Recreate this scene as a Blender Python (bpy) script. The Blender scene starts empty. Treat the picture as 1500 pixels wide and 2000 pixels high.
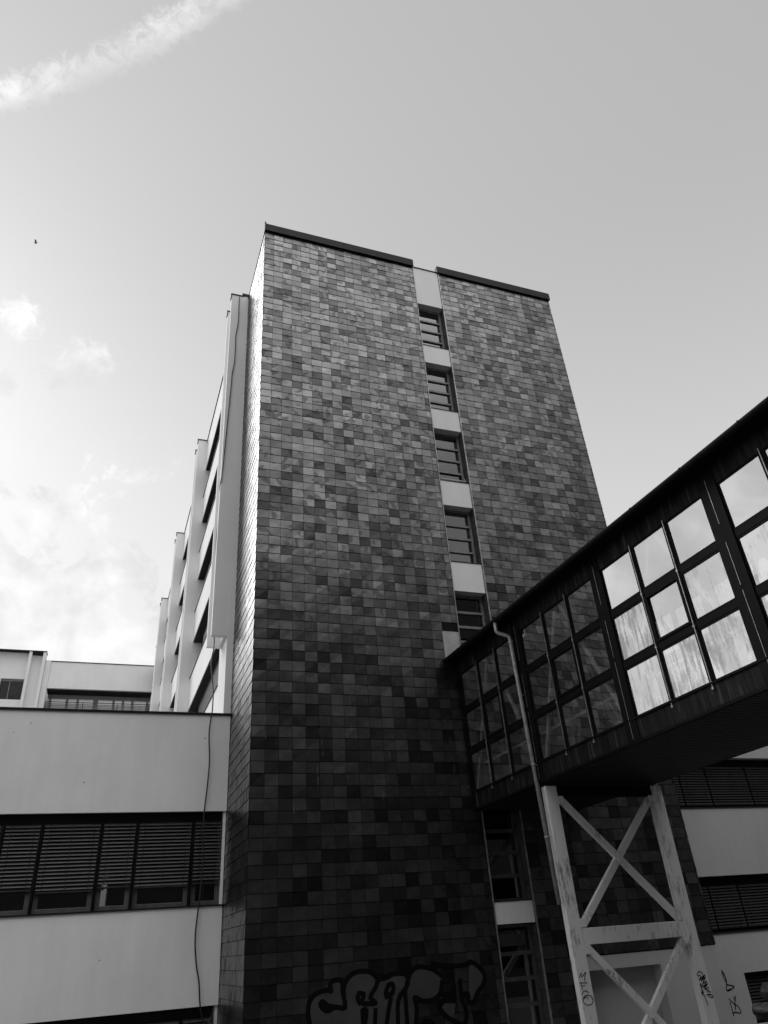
import bpy, math, random
from mathutils import Vector, Matrix
random.seed(7)
R = math.radians
scene = bpy.context.scene
COL = scene.collection

# ------------------------------------------------------------------ camera
# eye at the origin (on a raised terrace); x runs along the tower front, y into the scene, z up
cam_d = bpy.data.cameras.new("camera")
cam = bpy.data.objects.new("camera", cam_d)
COL.objects.link(cam)
ax = Vector((0.94087369, -0.33222473, -0.06620744))
ay = Vector((0.11786106, 0.50426882, -0.8554658))
az = Vector((0.31759324, 0.79708198, 0.51360962))
cam.matrix_world = Matrix(((ax.x, -ay.x, -az.x, 0), (ax.y, -ay.y, -az.y, 0), (ax.z, -ay.z, -az.z, 0), (0, 0, 0, 1)))
cam_d.sensor_fit = 'HORIZONTAL'
cam_d.sensor_width = 36
cam_d.lens = 36 * 1406.81 / 1500
cam_d.clip_start = 0.05
cam_d.clip_end = 6000
scene.camera = cam

# ------------------------------------------------------------------ world
SUN_EL, SUN_AZ = 36.0, -27.0      # degrees; azimuth from +y towards +x
SKY = 0.100
CLOUD = 9.3                     # cloud radiance in the sky texture's own units
w = bpy.data.worlds.new("World")
scene.world = w
w.use_nodes = True
nt = w.node_tree
for n in list(nt.nodes):
    nt.nodes.remove(n)
L = nt.links


def nd(tree, kind, **kw):
    n = tree.nodes.new(kind)
    for k, v in kw.items():
        setattr(n, k, v)
    return n


def setin(tree, node, idx, v):
    if isinstance(v, (int, float)):
        node.inputs[idx].default_value = v
    elif isinstance(v, (tuple, list)):
        node.inputs[idx].default_value = v
    else:
        tree.links.new(v, node.inputs[idx])


def mth(tree, op, a, b=None, c=None, clamp=False):
    n = nd(tree, 'ShaderNodeMath', operation=op, use_clamp=clamp)
    setin(tree, n, 0, a)
    if b is not None:
        setin(tree, n, 1, b)
    if c is not None:
        setin(tree, n, 2, c)
    return n.outputs[0]


def vmath(tree, op, a, b=None):
    n = nd(tree, 'ShaderNodeVectorMath', operation=op)
    setin(tree, n, 0, a)
    if b is not None:
        setin(tree, n, 1, b)
    return n.outputs['Value'] if op in ('DOT_PRODUCT', 'LENGTH') else n.outputs[0]


def sstep(tree, v, lo, hi, o0=0.0, o1=1.0):
    n = nd(tree, 'ShaderNodeMapRange', interpolation_type='SMOOTHSTEP')
    setin(tree, n, 0, v)
    n.inputs[1].default_value = lo
    n.inputs[2].default_value = hi
    n.inputs[3].default_value = o0
    n.inputs[4].default_value = o1
    return n.outputs[0]


def noise(tree, vec, scale, detail=4, rough=0.5, dist=0.0, out='Fac'):
    n = nd(tree, 'ShaderNodeTexNoise')
    if vec is not None:
        tree.links.new(vec, n.inputs['Vector'])
    n.inputs['Scale'].default_value = scale
    n.inputs['Detail'].default_value = detail
    n.inputs['Roughness'].default_value = rough
    n.inputs['Distortion'].default_value = dist
    return n.outputs[out]


geo = nd(nt, 'ShaderNodeTexCoord')
dirv = vmath(nt, 'NORMALIZE', geo.outputs['Generated'])
sky = nd(nt, 'ShaderNodeTexSky', sky_type='NISHITA')
sky.sun_disc = False
sky.sun_elevation = R(SUN_EL)
sky.sun_rotation = R(SUN_AZ)
sky.air_density = 1.3
sky.dust_density = 1.6
sky.ozone_density = 1.0
bw = nd(nt, 'ShaderNodeRGBToBW')
L.new(sky.outputs[0], bw.inputs[0])
skyv = mth(nt, 'POWER', bw.outputs[0], 0.26)          # black-and-white film response of the blue
skyv = mth(nt, 'MULTIPLY', skyv, 3.9)
sep = nd(nt, 'ShaderNodeSeparateXYZ')
L.new(dirv, sep.inputs[0])
# bright thin overcast over the half of the sky behind the photographer
skyv = mth(nt, 'MULTIPLY', skyv, sstep(nt, vmath(nt, 'DOT_PRODUCT', dirv, (0.0, -0.35, 0.937)), 0.74, 0.97, 1.0, 4.7))
skyv = mth(nt, 'MULTIPLY', skyv, sstep(nt, sep.outputs[2], 0.80, 0.35, 0.97, 1.22))
vz = mth(nt, 'MAXIMUM', sep.outputs[2], 0.0)
den = mth(nt, 'ADD', vz, 0.12)
pl = nd(nt, 'ShaderNodeCombineXYZ')
L.new(mth(nt, 'DIVIDE', sep.outputs[0], den), pl.inputs[0])
L.new(mth(nt, 'DIVIDE', sep.outputs[1], den), pl.inputs[1])
plane = pl.outputs[0]


def blob(c, rad, soft, sc, amp, stretch=None):
    """a torn wisp of cloud around direction c; rad, soft in radians"""
    v = Vector(c).normalized()
    d = vmath(nt, 'SUBTRACT', dirv, tuple(v))
    if stretch:
        e = Vector(stretch).normalized()
        al = vmath(nt, 'DOT_PRODUCT', d, tuple(e))
        sc_n = nd(nt, 'ShaderNodeVectorMath', operation='SCALE')
        sc_n.inputs[0].default_value = tuple(e)
        L.new(mth(nt, 'MULTIPLY', al, -0.45), sc_n.inputs[3])
        d = vmath(nt, 'ADD', d, sc_n.outputs[0])
    r = vmath(nt, 'LENGTH', d)
    n = noise(nt, dirv, sc, 11, 0.68, 0.5)
    f = mth(nt, 'ADD', mth(nt, 'DIVIDE', r, rad), mth(nt, 'MULTIPLY', mth(nt, 'SUBTRACT', n, 0.5), -amp))
    return sstep(nt, f, 1.0 + soft, 1.0 - soft, 0, 1)


# bank of bright cloud low on the left, over the far end of the courtyard
elev = sep.outputs[2]
n1 = noise(nt, dirv, 8.5, 12, 0.68, 0.5)
n2 = noise(nt, dirv, 3.0, 5, 0.5, 0.2)
az_fall = sstep(nt, sep.outputs[0], 0.30, -0.05)
lowm = sstep(nt, elev, 0.64, 0.40)
cov = mth(nt, 'ADD', mth(nt, 'ADD', mth(nt, 'MULTIPLY', n1, 1.6), mth(nt, 'MULTIPLY', n2, 0.5)), mth(nt, 'MULTIPLY', mth(nt, 'MULTIPLY', az_fall, lowm), 0.48))
bank = mth(nt, 'ADD', mth(nt, 'MULTIPLY', sstep(nt, cov, 1.30, 1.40), 0.85), mth(nt, 'MULTIPLY', sstep(nt, cov, 1.0, 1.5), 0.15))
bank = mth(nt, 'MULTIPLY', bank, mth(nt, 'MULTIPLY', az_fall, sstep(nt, elev, 0.66, 0.5)))
w1 = blob((-0.168, 0.722, 0.675), 0.019, 0.6, 60, 3.4)
w2 = blob((-0.097, 0.7565, 0.6467), 0.022, 0.6, 56, 3.6, (0.5, 0.1, 0.6))
w3 = blob((-0.1733, 0.7713, 0.6124), 0.011, 0.7, 70, 3.4)
# contrail high on the left: a band along a great circle, slightly S-shaped
d1 = Vector((-0.1981, 0.538, 0.8193)).normalized()
d2 = Vector((0.0128, 0.4117, 0.911)).normalized()
nrm = d1.cross(d2).normalized()
e1 = (d2 - d1).normalized()
LC = (d2 - d1).length
t = vmath(nt, 'DOT_PRODUCT', vmath(nt, 'SUBTRACT', dirv, tuple(d1)), tuple(e1))
a = vmath(nt, 'DOT_PRODUCT', dirv, tuple(nrm))
wob = mth(nt, 'MULTIPLY', mth(nt, 'SINE', mth(nt, 'MULTIPLY', t, 3.1416 / LC)), -0.009)
nn = noise(nt, dirv, 62, 10, 0.68, 0.8)
nb = noise(nt, dirv, 13, 4, 0.5, 0.0)
aa = mth(nt, 'ADD', mth(nt, 'ADD', a, wob), mth(nt, 'MULTIPLY', mth(nt, 'SUBTRACT', nn, 0.5), 0.040))
trail = sstep(nt, mth(nt, 'ABSOLUTE', aa), 0.0215, 0.003)
front = sstep(nt, vmath(nt, 'DOT_PRODUCT', dirv, (-0.08, 0.48, 0.87)), 0.90, 0.94)
trail = mth(nt, 'MULTIPLY', mth(nt, 'MULTIPLY', trail, front), sstep(nt, nb, 0.25, 0.6, 0.6, 1.0))
trail = mth(nt, 'MULTIPLY', trail, sstep(nt, nn, 0.28, 0.66, 0.30, 1.0))
cl = mth(nt, 'MAXIMUM', mth(nt, 'MULTIPLY', bank, 0.95), mth(nt, 'MAXIMUM', mth(nt, 'MULTIPLY', w1, 1.0), mth(nt, 'MAXIMUM', mth(nt, 'MULTIPLY', w2, 1.0), mth(nt, 'MULTIPLY', w3, 0.5))))
cl = mth(nt, 'MAXIMUM', cl, mth(nt, 'MULTIPLY', trail, 1.0), clamp=True)
shade = sstep(nt, noise(nt, dirv, 11, 6, 0.55, 0.2), 0.32, 0.70, 0.74, 1.03)
clv = mth(nt, 'MULTIPLY', shade, CLOUD)
mixn = nd(nt, 'ShaderNodeMix', data_type='FLOAT')
L.new(cl, mixn.inputs[0])
L.new(skyv, mixn.inputs[2])
L.new(clv, mixn.inputs[3])
bg = nd(nt, 'ShaderNodeBackground')
L.new(mixn.outputs[0], bg.inputs[0])
bg.inputs[1].default_value = SKY
wo = nd(nt, 'ShaderNodeOutputWorld')
L.new(bg.outputs[0], wo.inputs[0])

sun_d = bpy.data.lights.new("sun", 'SUN')
sun_d.energy = 2.2
sun_d.angle = R(34)          # the sun stands behind thin cloud
sun_d.color = (1, 1, 1)
sun = bpy.data.objects.new("sun", sun_d)
COL.objects.link(sun)
sdir = Vector((math.sin(R(SUN_AZ)) * math.cos(R(SUN_EL)), math.cos(R(SUN_AZ)) * math.cos(R(SUN_EL)), math.sin(R(SUN_EL))))
sun.rotation_euler = sdir.to_track_quat('Z', 'Y').to_euler()
sun.location = (0, 60, 60)

scene.view_settings.view_transform = 'Standard'
scene.view_settings.look = 'None'
scene.view_settings.exposure = 0.16
scene.view_settings.gamma = 1.0
scene.cycles.max_bounces = 10
scene.cycles.transparent_max_bounces = 24
scene.cycles.glossy_bounces = 5
scene.cycles.use_denoising = True
scene.cycles.sample_clamp_indirect = 4


# ------------------------------------------------------------------ materials
def mat(name):
    m = bpy.data.materials.new(name)
    m.use_nodes = True
    t_ = m.node_tree
    p = t_.nodes['Principled BSDF']
    return m, t_, p


def g(v):
    return (v, v, v, 1)


def bump(t_, p, h, strength, dist=0.01):
    b = nd(t_, 'ShaderNodeBump')
    b.inputs['Strength'].default_value = strength
    b.inputs['Distance'].default_value = dist
    t_.links.new(h, b.inputs['Height'])
    t_.links.new(b.outputs[0], p.inputs['Normal'])


def greyramp(t_, v, stops):
    r = nd(t_, 'ShaderNodeValToRGB')
    e = r.color_ramp.elements
    while len(e) < len(stops):
        e.new(0.5)
    for i, (pos, c) in enumerate(stops):
        e[i].position = pos
        e[i].color = g(c)
    t_.links.new(v, r.inputs[0])
    return r.outputs[0]


def obco(t_):
    return nd(t_, 'ShaderNodeTexCoord').outputs['Object']


def plaster(name, base, var=0.06, fine=0.15):
    m, t_, p = mat(name)
    c = obco(t_)
    n = noise(t_, c, 0.55, 6, 0.55)
    mp = nd(t_, 'ShaderNodeMapping')
    mp.inputs['Scale'].default_value = (3.0, 3.0, 0.35)
    t_.links.new(c, mp.inputs[0])
    st = noise(t_, mp.outputs[0], 1.0, 5, 0.6)
    s = mth(t_, 'ADD', mth(t_, 'MULTIPLY', n, 0.6), mth(t_, 'MULTIPLY', st, 0.4))
    t_.links.new(greyramp(t_, s, [(0.3, base * (1 - var)), (0.7, base * (1 + var))]), p.inputs['Base Color'])
    p.inputs['Roughness'].default_value = 0.9
    bump(t_, p, noise(t_, c, 90, 3, 0.6), fine, 0.006)
    return m


M = {}
M['plaster'] = plaster('light_plaster', 0.80)
M['plaster_far'] = plaster('far_plaster', 0.76)
M['plaster_low'] = plaster('low_wing_plaster', 0.81, 0.09)
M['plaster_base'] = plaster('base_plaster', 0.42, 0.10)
M['plaster_dark'] = plaster('dark_mirrored_plaster', 0.02, 0.12)  # near-black so the blocks behind the camera mirror dark in tiles and glass


def simple(name, base, rough=0.5, metal=0.0, ior=1.5, nz=None, spec=0.5):
    m, t_, p = mat(name)
    if nz:
        t_.links.new(greyramp(t_, noise(t_, obco(t_), nz[0], 6, 0.6), [(0.35, base * (1 - nz[1])), (0.65, base * (1 + nz[1]))]), p.inputs['Base Color'])
    else:
        p.inputs['Base Color'].default_value = g(base)
    p.inputs['Roughness'].default_value = rough
    p.inputs['Metallic'].default_value = metal
    p.inputs['IOR'].default_value = ior
    p.inputs['Specular IOR Level'].default_value = spec
    return m


M['flashing'] = simple('dark_sheet_metal', 0.012, 0.55, 0, 1.5, (2.5, 0.3), 0.15)
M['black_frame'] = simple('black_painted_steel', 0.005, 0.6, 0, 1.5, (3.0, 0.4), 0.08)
M['soffit_black'] = simple('black_soffit', 0.008, 0.7, 0, 1.5, None, 0.1)
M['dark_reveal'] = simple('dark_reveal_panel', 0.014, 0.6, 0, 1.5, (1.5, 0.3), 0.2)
M['reveal'] = simple('reveal_tiles', 0.05, 0.5, 0, 1.5, (3, 0.4), 0.3)
M['low_frame'] = simple('dark_grey_window_frame', 0.09, 0.4, 0, 1.5, (4, 0.2))
M['grey_frame'] = simple('grey_window_frame', 0.24, 0.4, 0, 1.5, (4, 0.2))
M['alu'] = simple('bare_aluminium', 0.33, 0.42, 0.6, 1.5, (5, 0.3))
M['zinc'] = simple('zinc_pipe', 0.36, 0.4, 0.15, 1.5, (6, 0.25))
M['cable'] = simple('black_cable', 0.012, 0.5)
M['interior'] = simple('dark_interior', 0.03, 0.8, 0, 1.5, (1.0, 0.4))
M['white_brace'] = simple('white_painted_brace', 0.70, 0.5, 0, 1.5, (2, 0.08))
M['pane_reflection'] = simple('pale_sky_reflection', 0.55, 0.8)
M['blind'] = simple('dark_metal_slats', 0.032, 0.45, 0, 1.5, (2.0, 0.25))
M['blind_dark'] = simple('darker_metal_slats', 0.016, 0.5, 0, 1.5, (2.0, 0.3), 0.2)
M['cord'] = simple('blind_cord', 0.015, 0.8)
M['ink'] = simple('black_spray_paint', 0.003, 0.7, 0, 1.5, None, 0.1)
M['spray'] = simple('dull_spray_fill', 0.042, 0.55, 0, 1.5, (1.5, 0.25))
M['render_patch'] = simple('pale_patch_board', 0.40, 0.75, 0, 1.5, (3.0, 0.15))
M['asphalt'] = simple('asphalt', 0.08, 0.9, 0, 1.5, (1.5, 0.3))
M['paving'] = simple('concrete_paving', 0.18, 0.9, 0, 1.5, (0.8, 0.2))
M['roofing'] = simple('roof_gravel', 0.18, 0.95, 0, 1.5, (3, 0.3))


def mk_tile():
    m, t_, p = mat('glazed_slate_tiles')
    at = nd(t_, 'ShaderNodeAttribute', attribute_name='tile')
    sx = nd(t_, 'ShaderNodeSeparateColor')
    t_.links.new(at.outputs['Color'], sx.inputs[0])
    uv = nd(t_, 'ShaderNodeUVMap', uv_map='UVMap')
    off = nd(t_, 'ShaderNodeVectorMath', operation='SCALE')
    t_.links.new(at.outputs['Vector'], off.inputs[0])
    off.inputs[3].default_value = 173.0
    co = vmath(t_, 'ADD', uv.outputs[0], off.outputs[0])
    # per-tile tone, plus an arc-shaped stain with one fairly crisp edge inside some tiles
    arc = noise(t_, co, 0.80, 1.0, 0.3, 0.9)
    arcm = sstep(t_, arc, 0.585, 0.64)
    soft = noise(t_, co, 0.9, 3, 0.5, 0.4)
    tone = greyramp(t_, sx.outputs[0], [(0.0, 0.22), (0.14, 0.45), (0.40, 0.74), (0.75, 1.03), (1.0, 1.36)])
    k = mth(t_, 'MULTIPLY', tone, mth(t_, 'SUBTRACT', 1.12, mth(t_, 'MULTIPLY', arcm, 0.52)))
    k = mth(t_, 'MULTIPLY', k, mth(t_, 'ADD', 0.45, mth(t_, 'MULTIPLY', soft, 1.10)))
    wth = noise(t_, obco(t_), 0.35, 6, 0.62, 0.5)
    k = mth(t_, 'MULTIPLY', k, mth(t_, 'ADD', 0.55, mth(t_, 'MULTIPLY', wth, 0.9)))
    base = mth(t_, 'MULTIPLY', k, 0.010)
    t_.links.new(base, p.inputs['Base Color'])
    # grime also dulls the glaze
    spec = mth(t_, 'MULTIPLY', k, 0.275, clamp=True)
    t_.links.new(mth(t_, 'MINIMUM', mth(t_, 'ADD', spec, 0.03), 1.0), p.inputs['Specular IOR Level'])
    p.inputs['IOR'].default_value = 2.5
    t_.links.new(mth(t_, 'ADD', 0.30, mth(t_, 'MULTIPLY', arcm, 0.10)), p.inputs['Roughness'])
    bump(t_, p, mth(t_, 'ADD', noise(t_, co, 1.0, 2, 0.4), mth(t_, 'MULTIPLY', noise(t_, co, 14, 3, 0.5), 0.03)), 0.14, 0.05)
    return m


M['tile'] = mk_tile()


def mk_glass(name, f0, tint, dirt, dscale=1.6):
    m, t_, p = mat(name)
    t_.nodes.remove(p)
    out = t_.nodes['Material Output']
    lw = nd(t_, 'ShaderNodeLayerWeight')
    lw.inputs[0].default_value = 0.5
    fr = mth(t_, 'POWER', lw.outputs['Facing'], 4.0)
    fr = mth(t_, 'ADD', f0, mth(t_, 'MULTIPLY', fr, 1 - f0), clamp=True)
    gl = nd(t_, 'ShaderNodeBsdfGlossy')
    gl.inputs['Roughness'].default_value = 0.015
    gl.inputs['Color'].default_value = g(0.99)
    tr = nd(t_, 'ShaderNodeBsdfTransparent')
    tr.inputs['Color'].default_value = g(tint)
    mx = nd(t_, 'ShaderNodeMixShader')
    t_.links.new(fr, mx.inputs[0])
    t_.links.new(tr.outputs[0], mx.inputs[1])
    t_.links.new(gl.outputs[0], mx.inputs[2])
    last = mx.outputs[0]
    if dirt > 0:
        c = obco(t_)
        mp = nd(t_, 'ShaderNodeMapping')
        mp.inputs['Scale'].default_value = (9, 9, 0.9)
        t_.links.new(c, mp.inputs[0])
        st = noise(t_, mp.outputs[0], 1.5, 7, 0.62, 0.3)
        pt = noise(t_, c, dscale, 6, 0.55, 0.8)
        at = nd(t_, 'ShaderNodeAttribute', attribute_name='dirt')
        lvl = at.outputs['Fac']
        f = mth(t_, 'ADD', mth(t_, 'MULTIPLY', st, 0.75), mth(t_, 'ADD', mth(t_, 'MULTIPLY', pt, 0.6), mth(t_, 'MULTIPLY', lvl, 0.42)))
        f = mth(t_, 'MULTIPLY', sstep(t_, f, 0.82, 1.04), dirt)
        df = nd(t_, 'ShaderNodeBsdfDiffuse')
        df.inputs['Color'].default_value = g(0.75)
        tl = nd(t_, 'ShaderNodeBsdfTranslucent')
        tl.inputs['Color'].default_value = g(0.9)
        m0 = nd(t_, 'ShaderNodeMixShader')
        m0.inputs[0].default_value = 0.45
        t_.links.new(df.outputs[0], m0.inputs[1])
        t_.links.new(tl.outputs[0], m0.inputs[2])
        m2 = nd(t_, 'ShaderNodeMixShader')
        t_.links.new(f, m2.inputs[0])
        t_.links.new(last, m2.inputs[1])
        t_.links.new(m0.outputs[0], m2.inputs[2])
        last = m2.outputs[0]
    t_.links.new(last, out.inputs[0])
    return m


M['bridge_glass'] = mk_glass('dirty_mirror_glass', 0.60, 0.86, 0.72)
M['facing_glass'] = mk_glass('facing_block_glass', 0.03, 0.2, 0)
M['clear_glass'] = mk_glass('clear_window_glass', 0.08, 0.9, 0)
M['glass'] = mk_glass('window_glass', 0.10, 0.5, 0)
M['strip_glass'] = mk_glass('stair_window_glass', 0.15, 0.35, 0)


def mk_grime(name, base, amount):
    m, t_, p = mat(name)
    c = obco(t_)
    mp = nd(t_, 'ShaderNodeMapping')
    mp.inputs['Scale'].default_value = (7, 7, 1.6)
    t_.links.new(c, mp.inputs[0])
    st = noise(t_, mp.outputs[0], 2.2, 9, 0.68, 0.3)
    pa = noise(t_, c, 0.9, 4, 0.5)
    f = mth(t_, 'ADD', st, mth(t_, 'MULTIPLY', mth(t_, 'SUBTRACT', pa, 0.5), 0.7))
    t_.links.new(greyramp(t_, f, [(0.0, base), (0.56 - amount, base * 0.92), (0.66 - amount, base * 0.5), (0.78 - amount, base * 0.14)]), p.inputs['Base Color'])
    p.inputs['Roughness'].default_value = 0.62
    bump(t_, p, st, 0.2, 0.01)
    return m


M['painted_steel'] = mk_grime('peeling_white_paint', 0.82, -0.01)


def mk_fascia():
    m, t_, p = mat('stained_black_boards')
    c = obco(t_)
    mp = nd(t_, 'ShaderNodeMapping')
    mp.inputs['Scale'].default_value = (6, 6, 0.5)
    t_.links.new(c, mp.inputs[0])
    st = noise(t_, mp.outputs[0], 1.5, 8, 0.62, 0.2)
    t_.links.new(greyramp(t_, st, [(0.42, 0.005), (0.58, 0.016), (0.74, 0.07)]), p.inputs['Base Color'])
    p.inputs['Roughness'].default_value = 0.6
    p.inputs['Specular IOR Level'].default_value = 0.12
    return m


M['fascia'] = mk_fascia()


def mk_rock():
    m, t_, p = mat('grey_stone')
    c = obco(t_)
    n = noise(t_, c, 3.0, 9, 0.65, 0.4)
    t_.links.new(greyramp(t_, n, [(0.3, 0.012), (0.5, 0.045), (0.7, 0.16)]), p.inputs['Base Color'])
    p.inputs['Roughness'].default_value = 0.9
    bump(t_, p, noise(t_, c, 6, 8, 0.65), 0.7, 0.06)
    return m


M['rock'] = mk_rock()


# ------------------------------------------------------------------ mesh helpers
IDENT = lambda p: p


class MB:
    """collects shapes in world coordinates; build() links ONE mesh under its parent"""

    def __init__(self, xf=None):
        self.v, self.f, self.xf = [], [], xf or IDENT
        self.attr = []          # optional per-face value

    def poly(self, pts, a=0.0):
        i = len(self.v)
        self.v += [self.xf(p) for p in pts]
        self.f.append(tuple(range(i, i + len(pts))))
        self.attr.append(a)

    def box(self, x0, x1, y0, y1, z0, z1, a=0.0):
        i = len(self.v)
        self.v += [self.xf(p) for p in ((x0, y0, z0), (x1, y0, z0), (x1, y1, z0), (x0, y1, z0), (x0, y0, z1), (x1, y0, z1), (x1, y1, z1), (x0, y1, z1))]
        for q in ((0, 3, 2, 1), (4, 5, 6, 7), (0, 1, 5, 4), (1, 2, 6, 5), (2, 3, 7, 6), (3, 0, 4, 7)):
            self.f.append(tuple(i + k for k in q))
            self.attr.append(a)
        return self

    def bar(self, p, q, wdt, dep, up=(0, 1, 0)):
        """rectangular member from p to q; dep is measured along 'up', wdt across"""
        p, q = Vector(p), Vector(q)
        d = (q - p).normalized()
        u = Vector(up)
        u = (u - d * u.dot(d)).normalized()
        s = d.cross(u).normalized()
        i = len(self.v)
        for c in (p, q):
            for a_, b_ in ((-1, -1), (1, -1), (1, 1), (-1, 1)):
                self.v.append(self.xf(tuple(c + s * (wdt / 2 * a_) + u * (dep / 2 * b_))))
        for k in ((0, 1, 2, 3), (7, 6, 5, 4), (0, 4, 5, 1), (1, 5, 6, 2), (2, 6, 7, 3), (3, 7, 4, 0)):
            self.f.append(tuple(i + j for j in k))
            self.attr.append(0)
        return self

    def tube(self, pts, r, seg=10, rads=None):
        pts = [Vector(self.xf(tuple(p))) for p in pts]
        rings = []
        nrmv = None
        for k, p in enumerate(pts):
            d = (pts[min(k + 1, len(pts) - 1)] - pts[max(k - 1, 0)]).normalized()
            if nrmv is None:
                nrmv = d.orthogonal().normalized()
            nrmv = (nrmv - d * nrmv.dot(d)).normalized()
            b = d.cross(nrmv)
            rr = rads[k] if rads else r
            i = len(self.v)
            for s in range(seg):
                an = 2 * math.pi * s / seg
                self.v.append(tuple(p + (nrmv * math.cos(an) + b * math.sin(an)) * rr))
            rings.append(i)
        for a_, b_ in zip(rings, rings[1:]):
            for s in range(seg):
                s2 = (s + 1) % seg
                self.f.append((a_ + s, a_ + s2, b_ + s2, b_ + s))
                self.attr.append(0)
        self.f.append(tuple(rings[0] + s for s in reversed(range(seg))))
        self.f.append(tuple(rings[-1] + s for s in range(seg)))
        self.attr += [0, 0]
        return self

    def build(self, name, m, parent=None, smooth=False, dirt=False, bevel=0):
        o0 = Vector((0, 0, 0))
        q = parent
        while q is not None:
            o0 += q.location
            q = q.parent
        me = bpy.data.meshes.new(name)
        me.from_pydata([tuple(Vector(p) - o0) for p in self.v], [], self.f)
        me.materials.append(m)
        if smooth:
            me.shade_smooth()
        if dirt:
            at = me.attributes.new('dirt', 'FLOAT', 'FACE')
            for i_, v_ in enumerate(self.attr):
                at.data[i_].value = v_
        me.update()
        o = bpy.data.objects.new(name, me)
        COL.objects.link(o)
        if parent is not None:
            o.parent = parent
        if bevel:
            b = o.modifiers.new('bevel', 'BEVEL')
            b.width = bevel
            b.segments = 2
            b.limit_method = 'ANGLE'
        return o


def thing(name, loc, label, cat, group=None):
    o = bpy.data.objects.new(name, None)
    COL.objects.link(o)
    o.location = loc
    o.empty_display_size = 0.5
    o['label'] = label
    o['category'] = cat
    if group:
        o['group'] = group
    return o


def tag(o, label, cat, group=None):
    o['label'] = label
    o['category'] = cat
    if group:
        o['group'] = group
    return o


def structure(o):
    o['kind'] = 'structure'
    return o


def ribbon(strokes, y, width, mb=None, off=(0, 0), closed=False):
    """flat painted lines on a wall facing -y; strokes are lists of (x, z)"""
    mb = mb or MB()
    for st in strokes:
        for (x0, z0), (x1, z1) in zip(st, st[1:]):
            dx, dz = x1 - x0, z1 - z0
            l_ = math.hypot(dx, dz) or 1e-6
            nx, nz = -dz / l_ * width / 2, dx / l_ * width / 2
            ex, ez = dx / l_ * width * 0.35, dz / l_ * width * 0.35
            mb.poly([(x0 + nx - ex, y, z0 + nz - ez), (x0 - nx - ex, y, z0 - nz - ez), (x1 - nx + ex, y, z1 - nz + ez), (x1 + nx + ex, y, z1 + nz + ez)])
            y -= 0.00002
    return mb


def smooth_line(p, n=4):
    """Catmull-Rom through the points"""
    out = []
    for i in range(len(p) - 1):
        p0, p1, p2, p3 = p[max(i - 1, 0)], p[i], p[i + 1], p[min(i + 2, len(p) - 1)]
        for k in range(n):
            t_ = k / n
            out.append(tuple(0.5 * ((2 * b) + (-a_ + c) * t_ + (2 * a_ - 5 * b + 4 * c - d) * t_ ** 2 + (-a_ + 3 * b - 3 * c + d) * t_ ** 3) for a_, b, c, d in zip(p0, p1, p2, p3)))
    out.append(tuple(p[-1]))
    return out


GZ = -3.4       # courtyard ground level

# ------------------------------------------------------------------ ground
gb = MB()
gb.box(-400, 400, -400, 400, GZ - 0.5, GZ)
structure(gb.build('ground', M['asphalt']))
tb = MB()
tb.box(-7, 7.2, -7.6, 3.2, GZ + 0.004, -1.62)
structure(tb.build('pavement', M['paving'], bevel=0.02))

# ------------------------------------------------------------------ tower
XL, XR, YF = 3.56, 17.35, 20.0
ROW0, ROWH, COLW = -0.639, 0.318, 0.3825
tower = thing('tile_clad_tower', (10.4, 27, GZ), 'tall windowless tower clad in grey glazed tiles with one stair window strip', 'tower')


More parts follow.
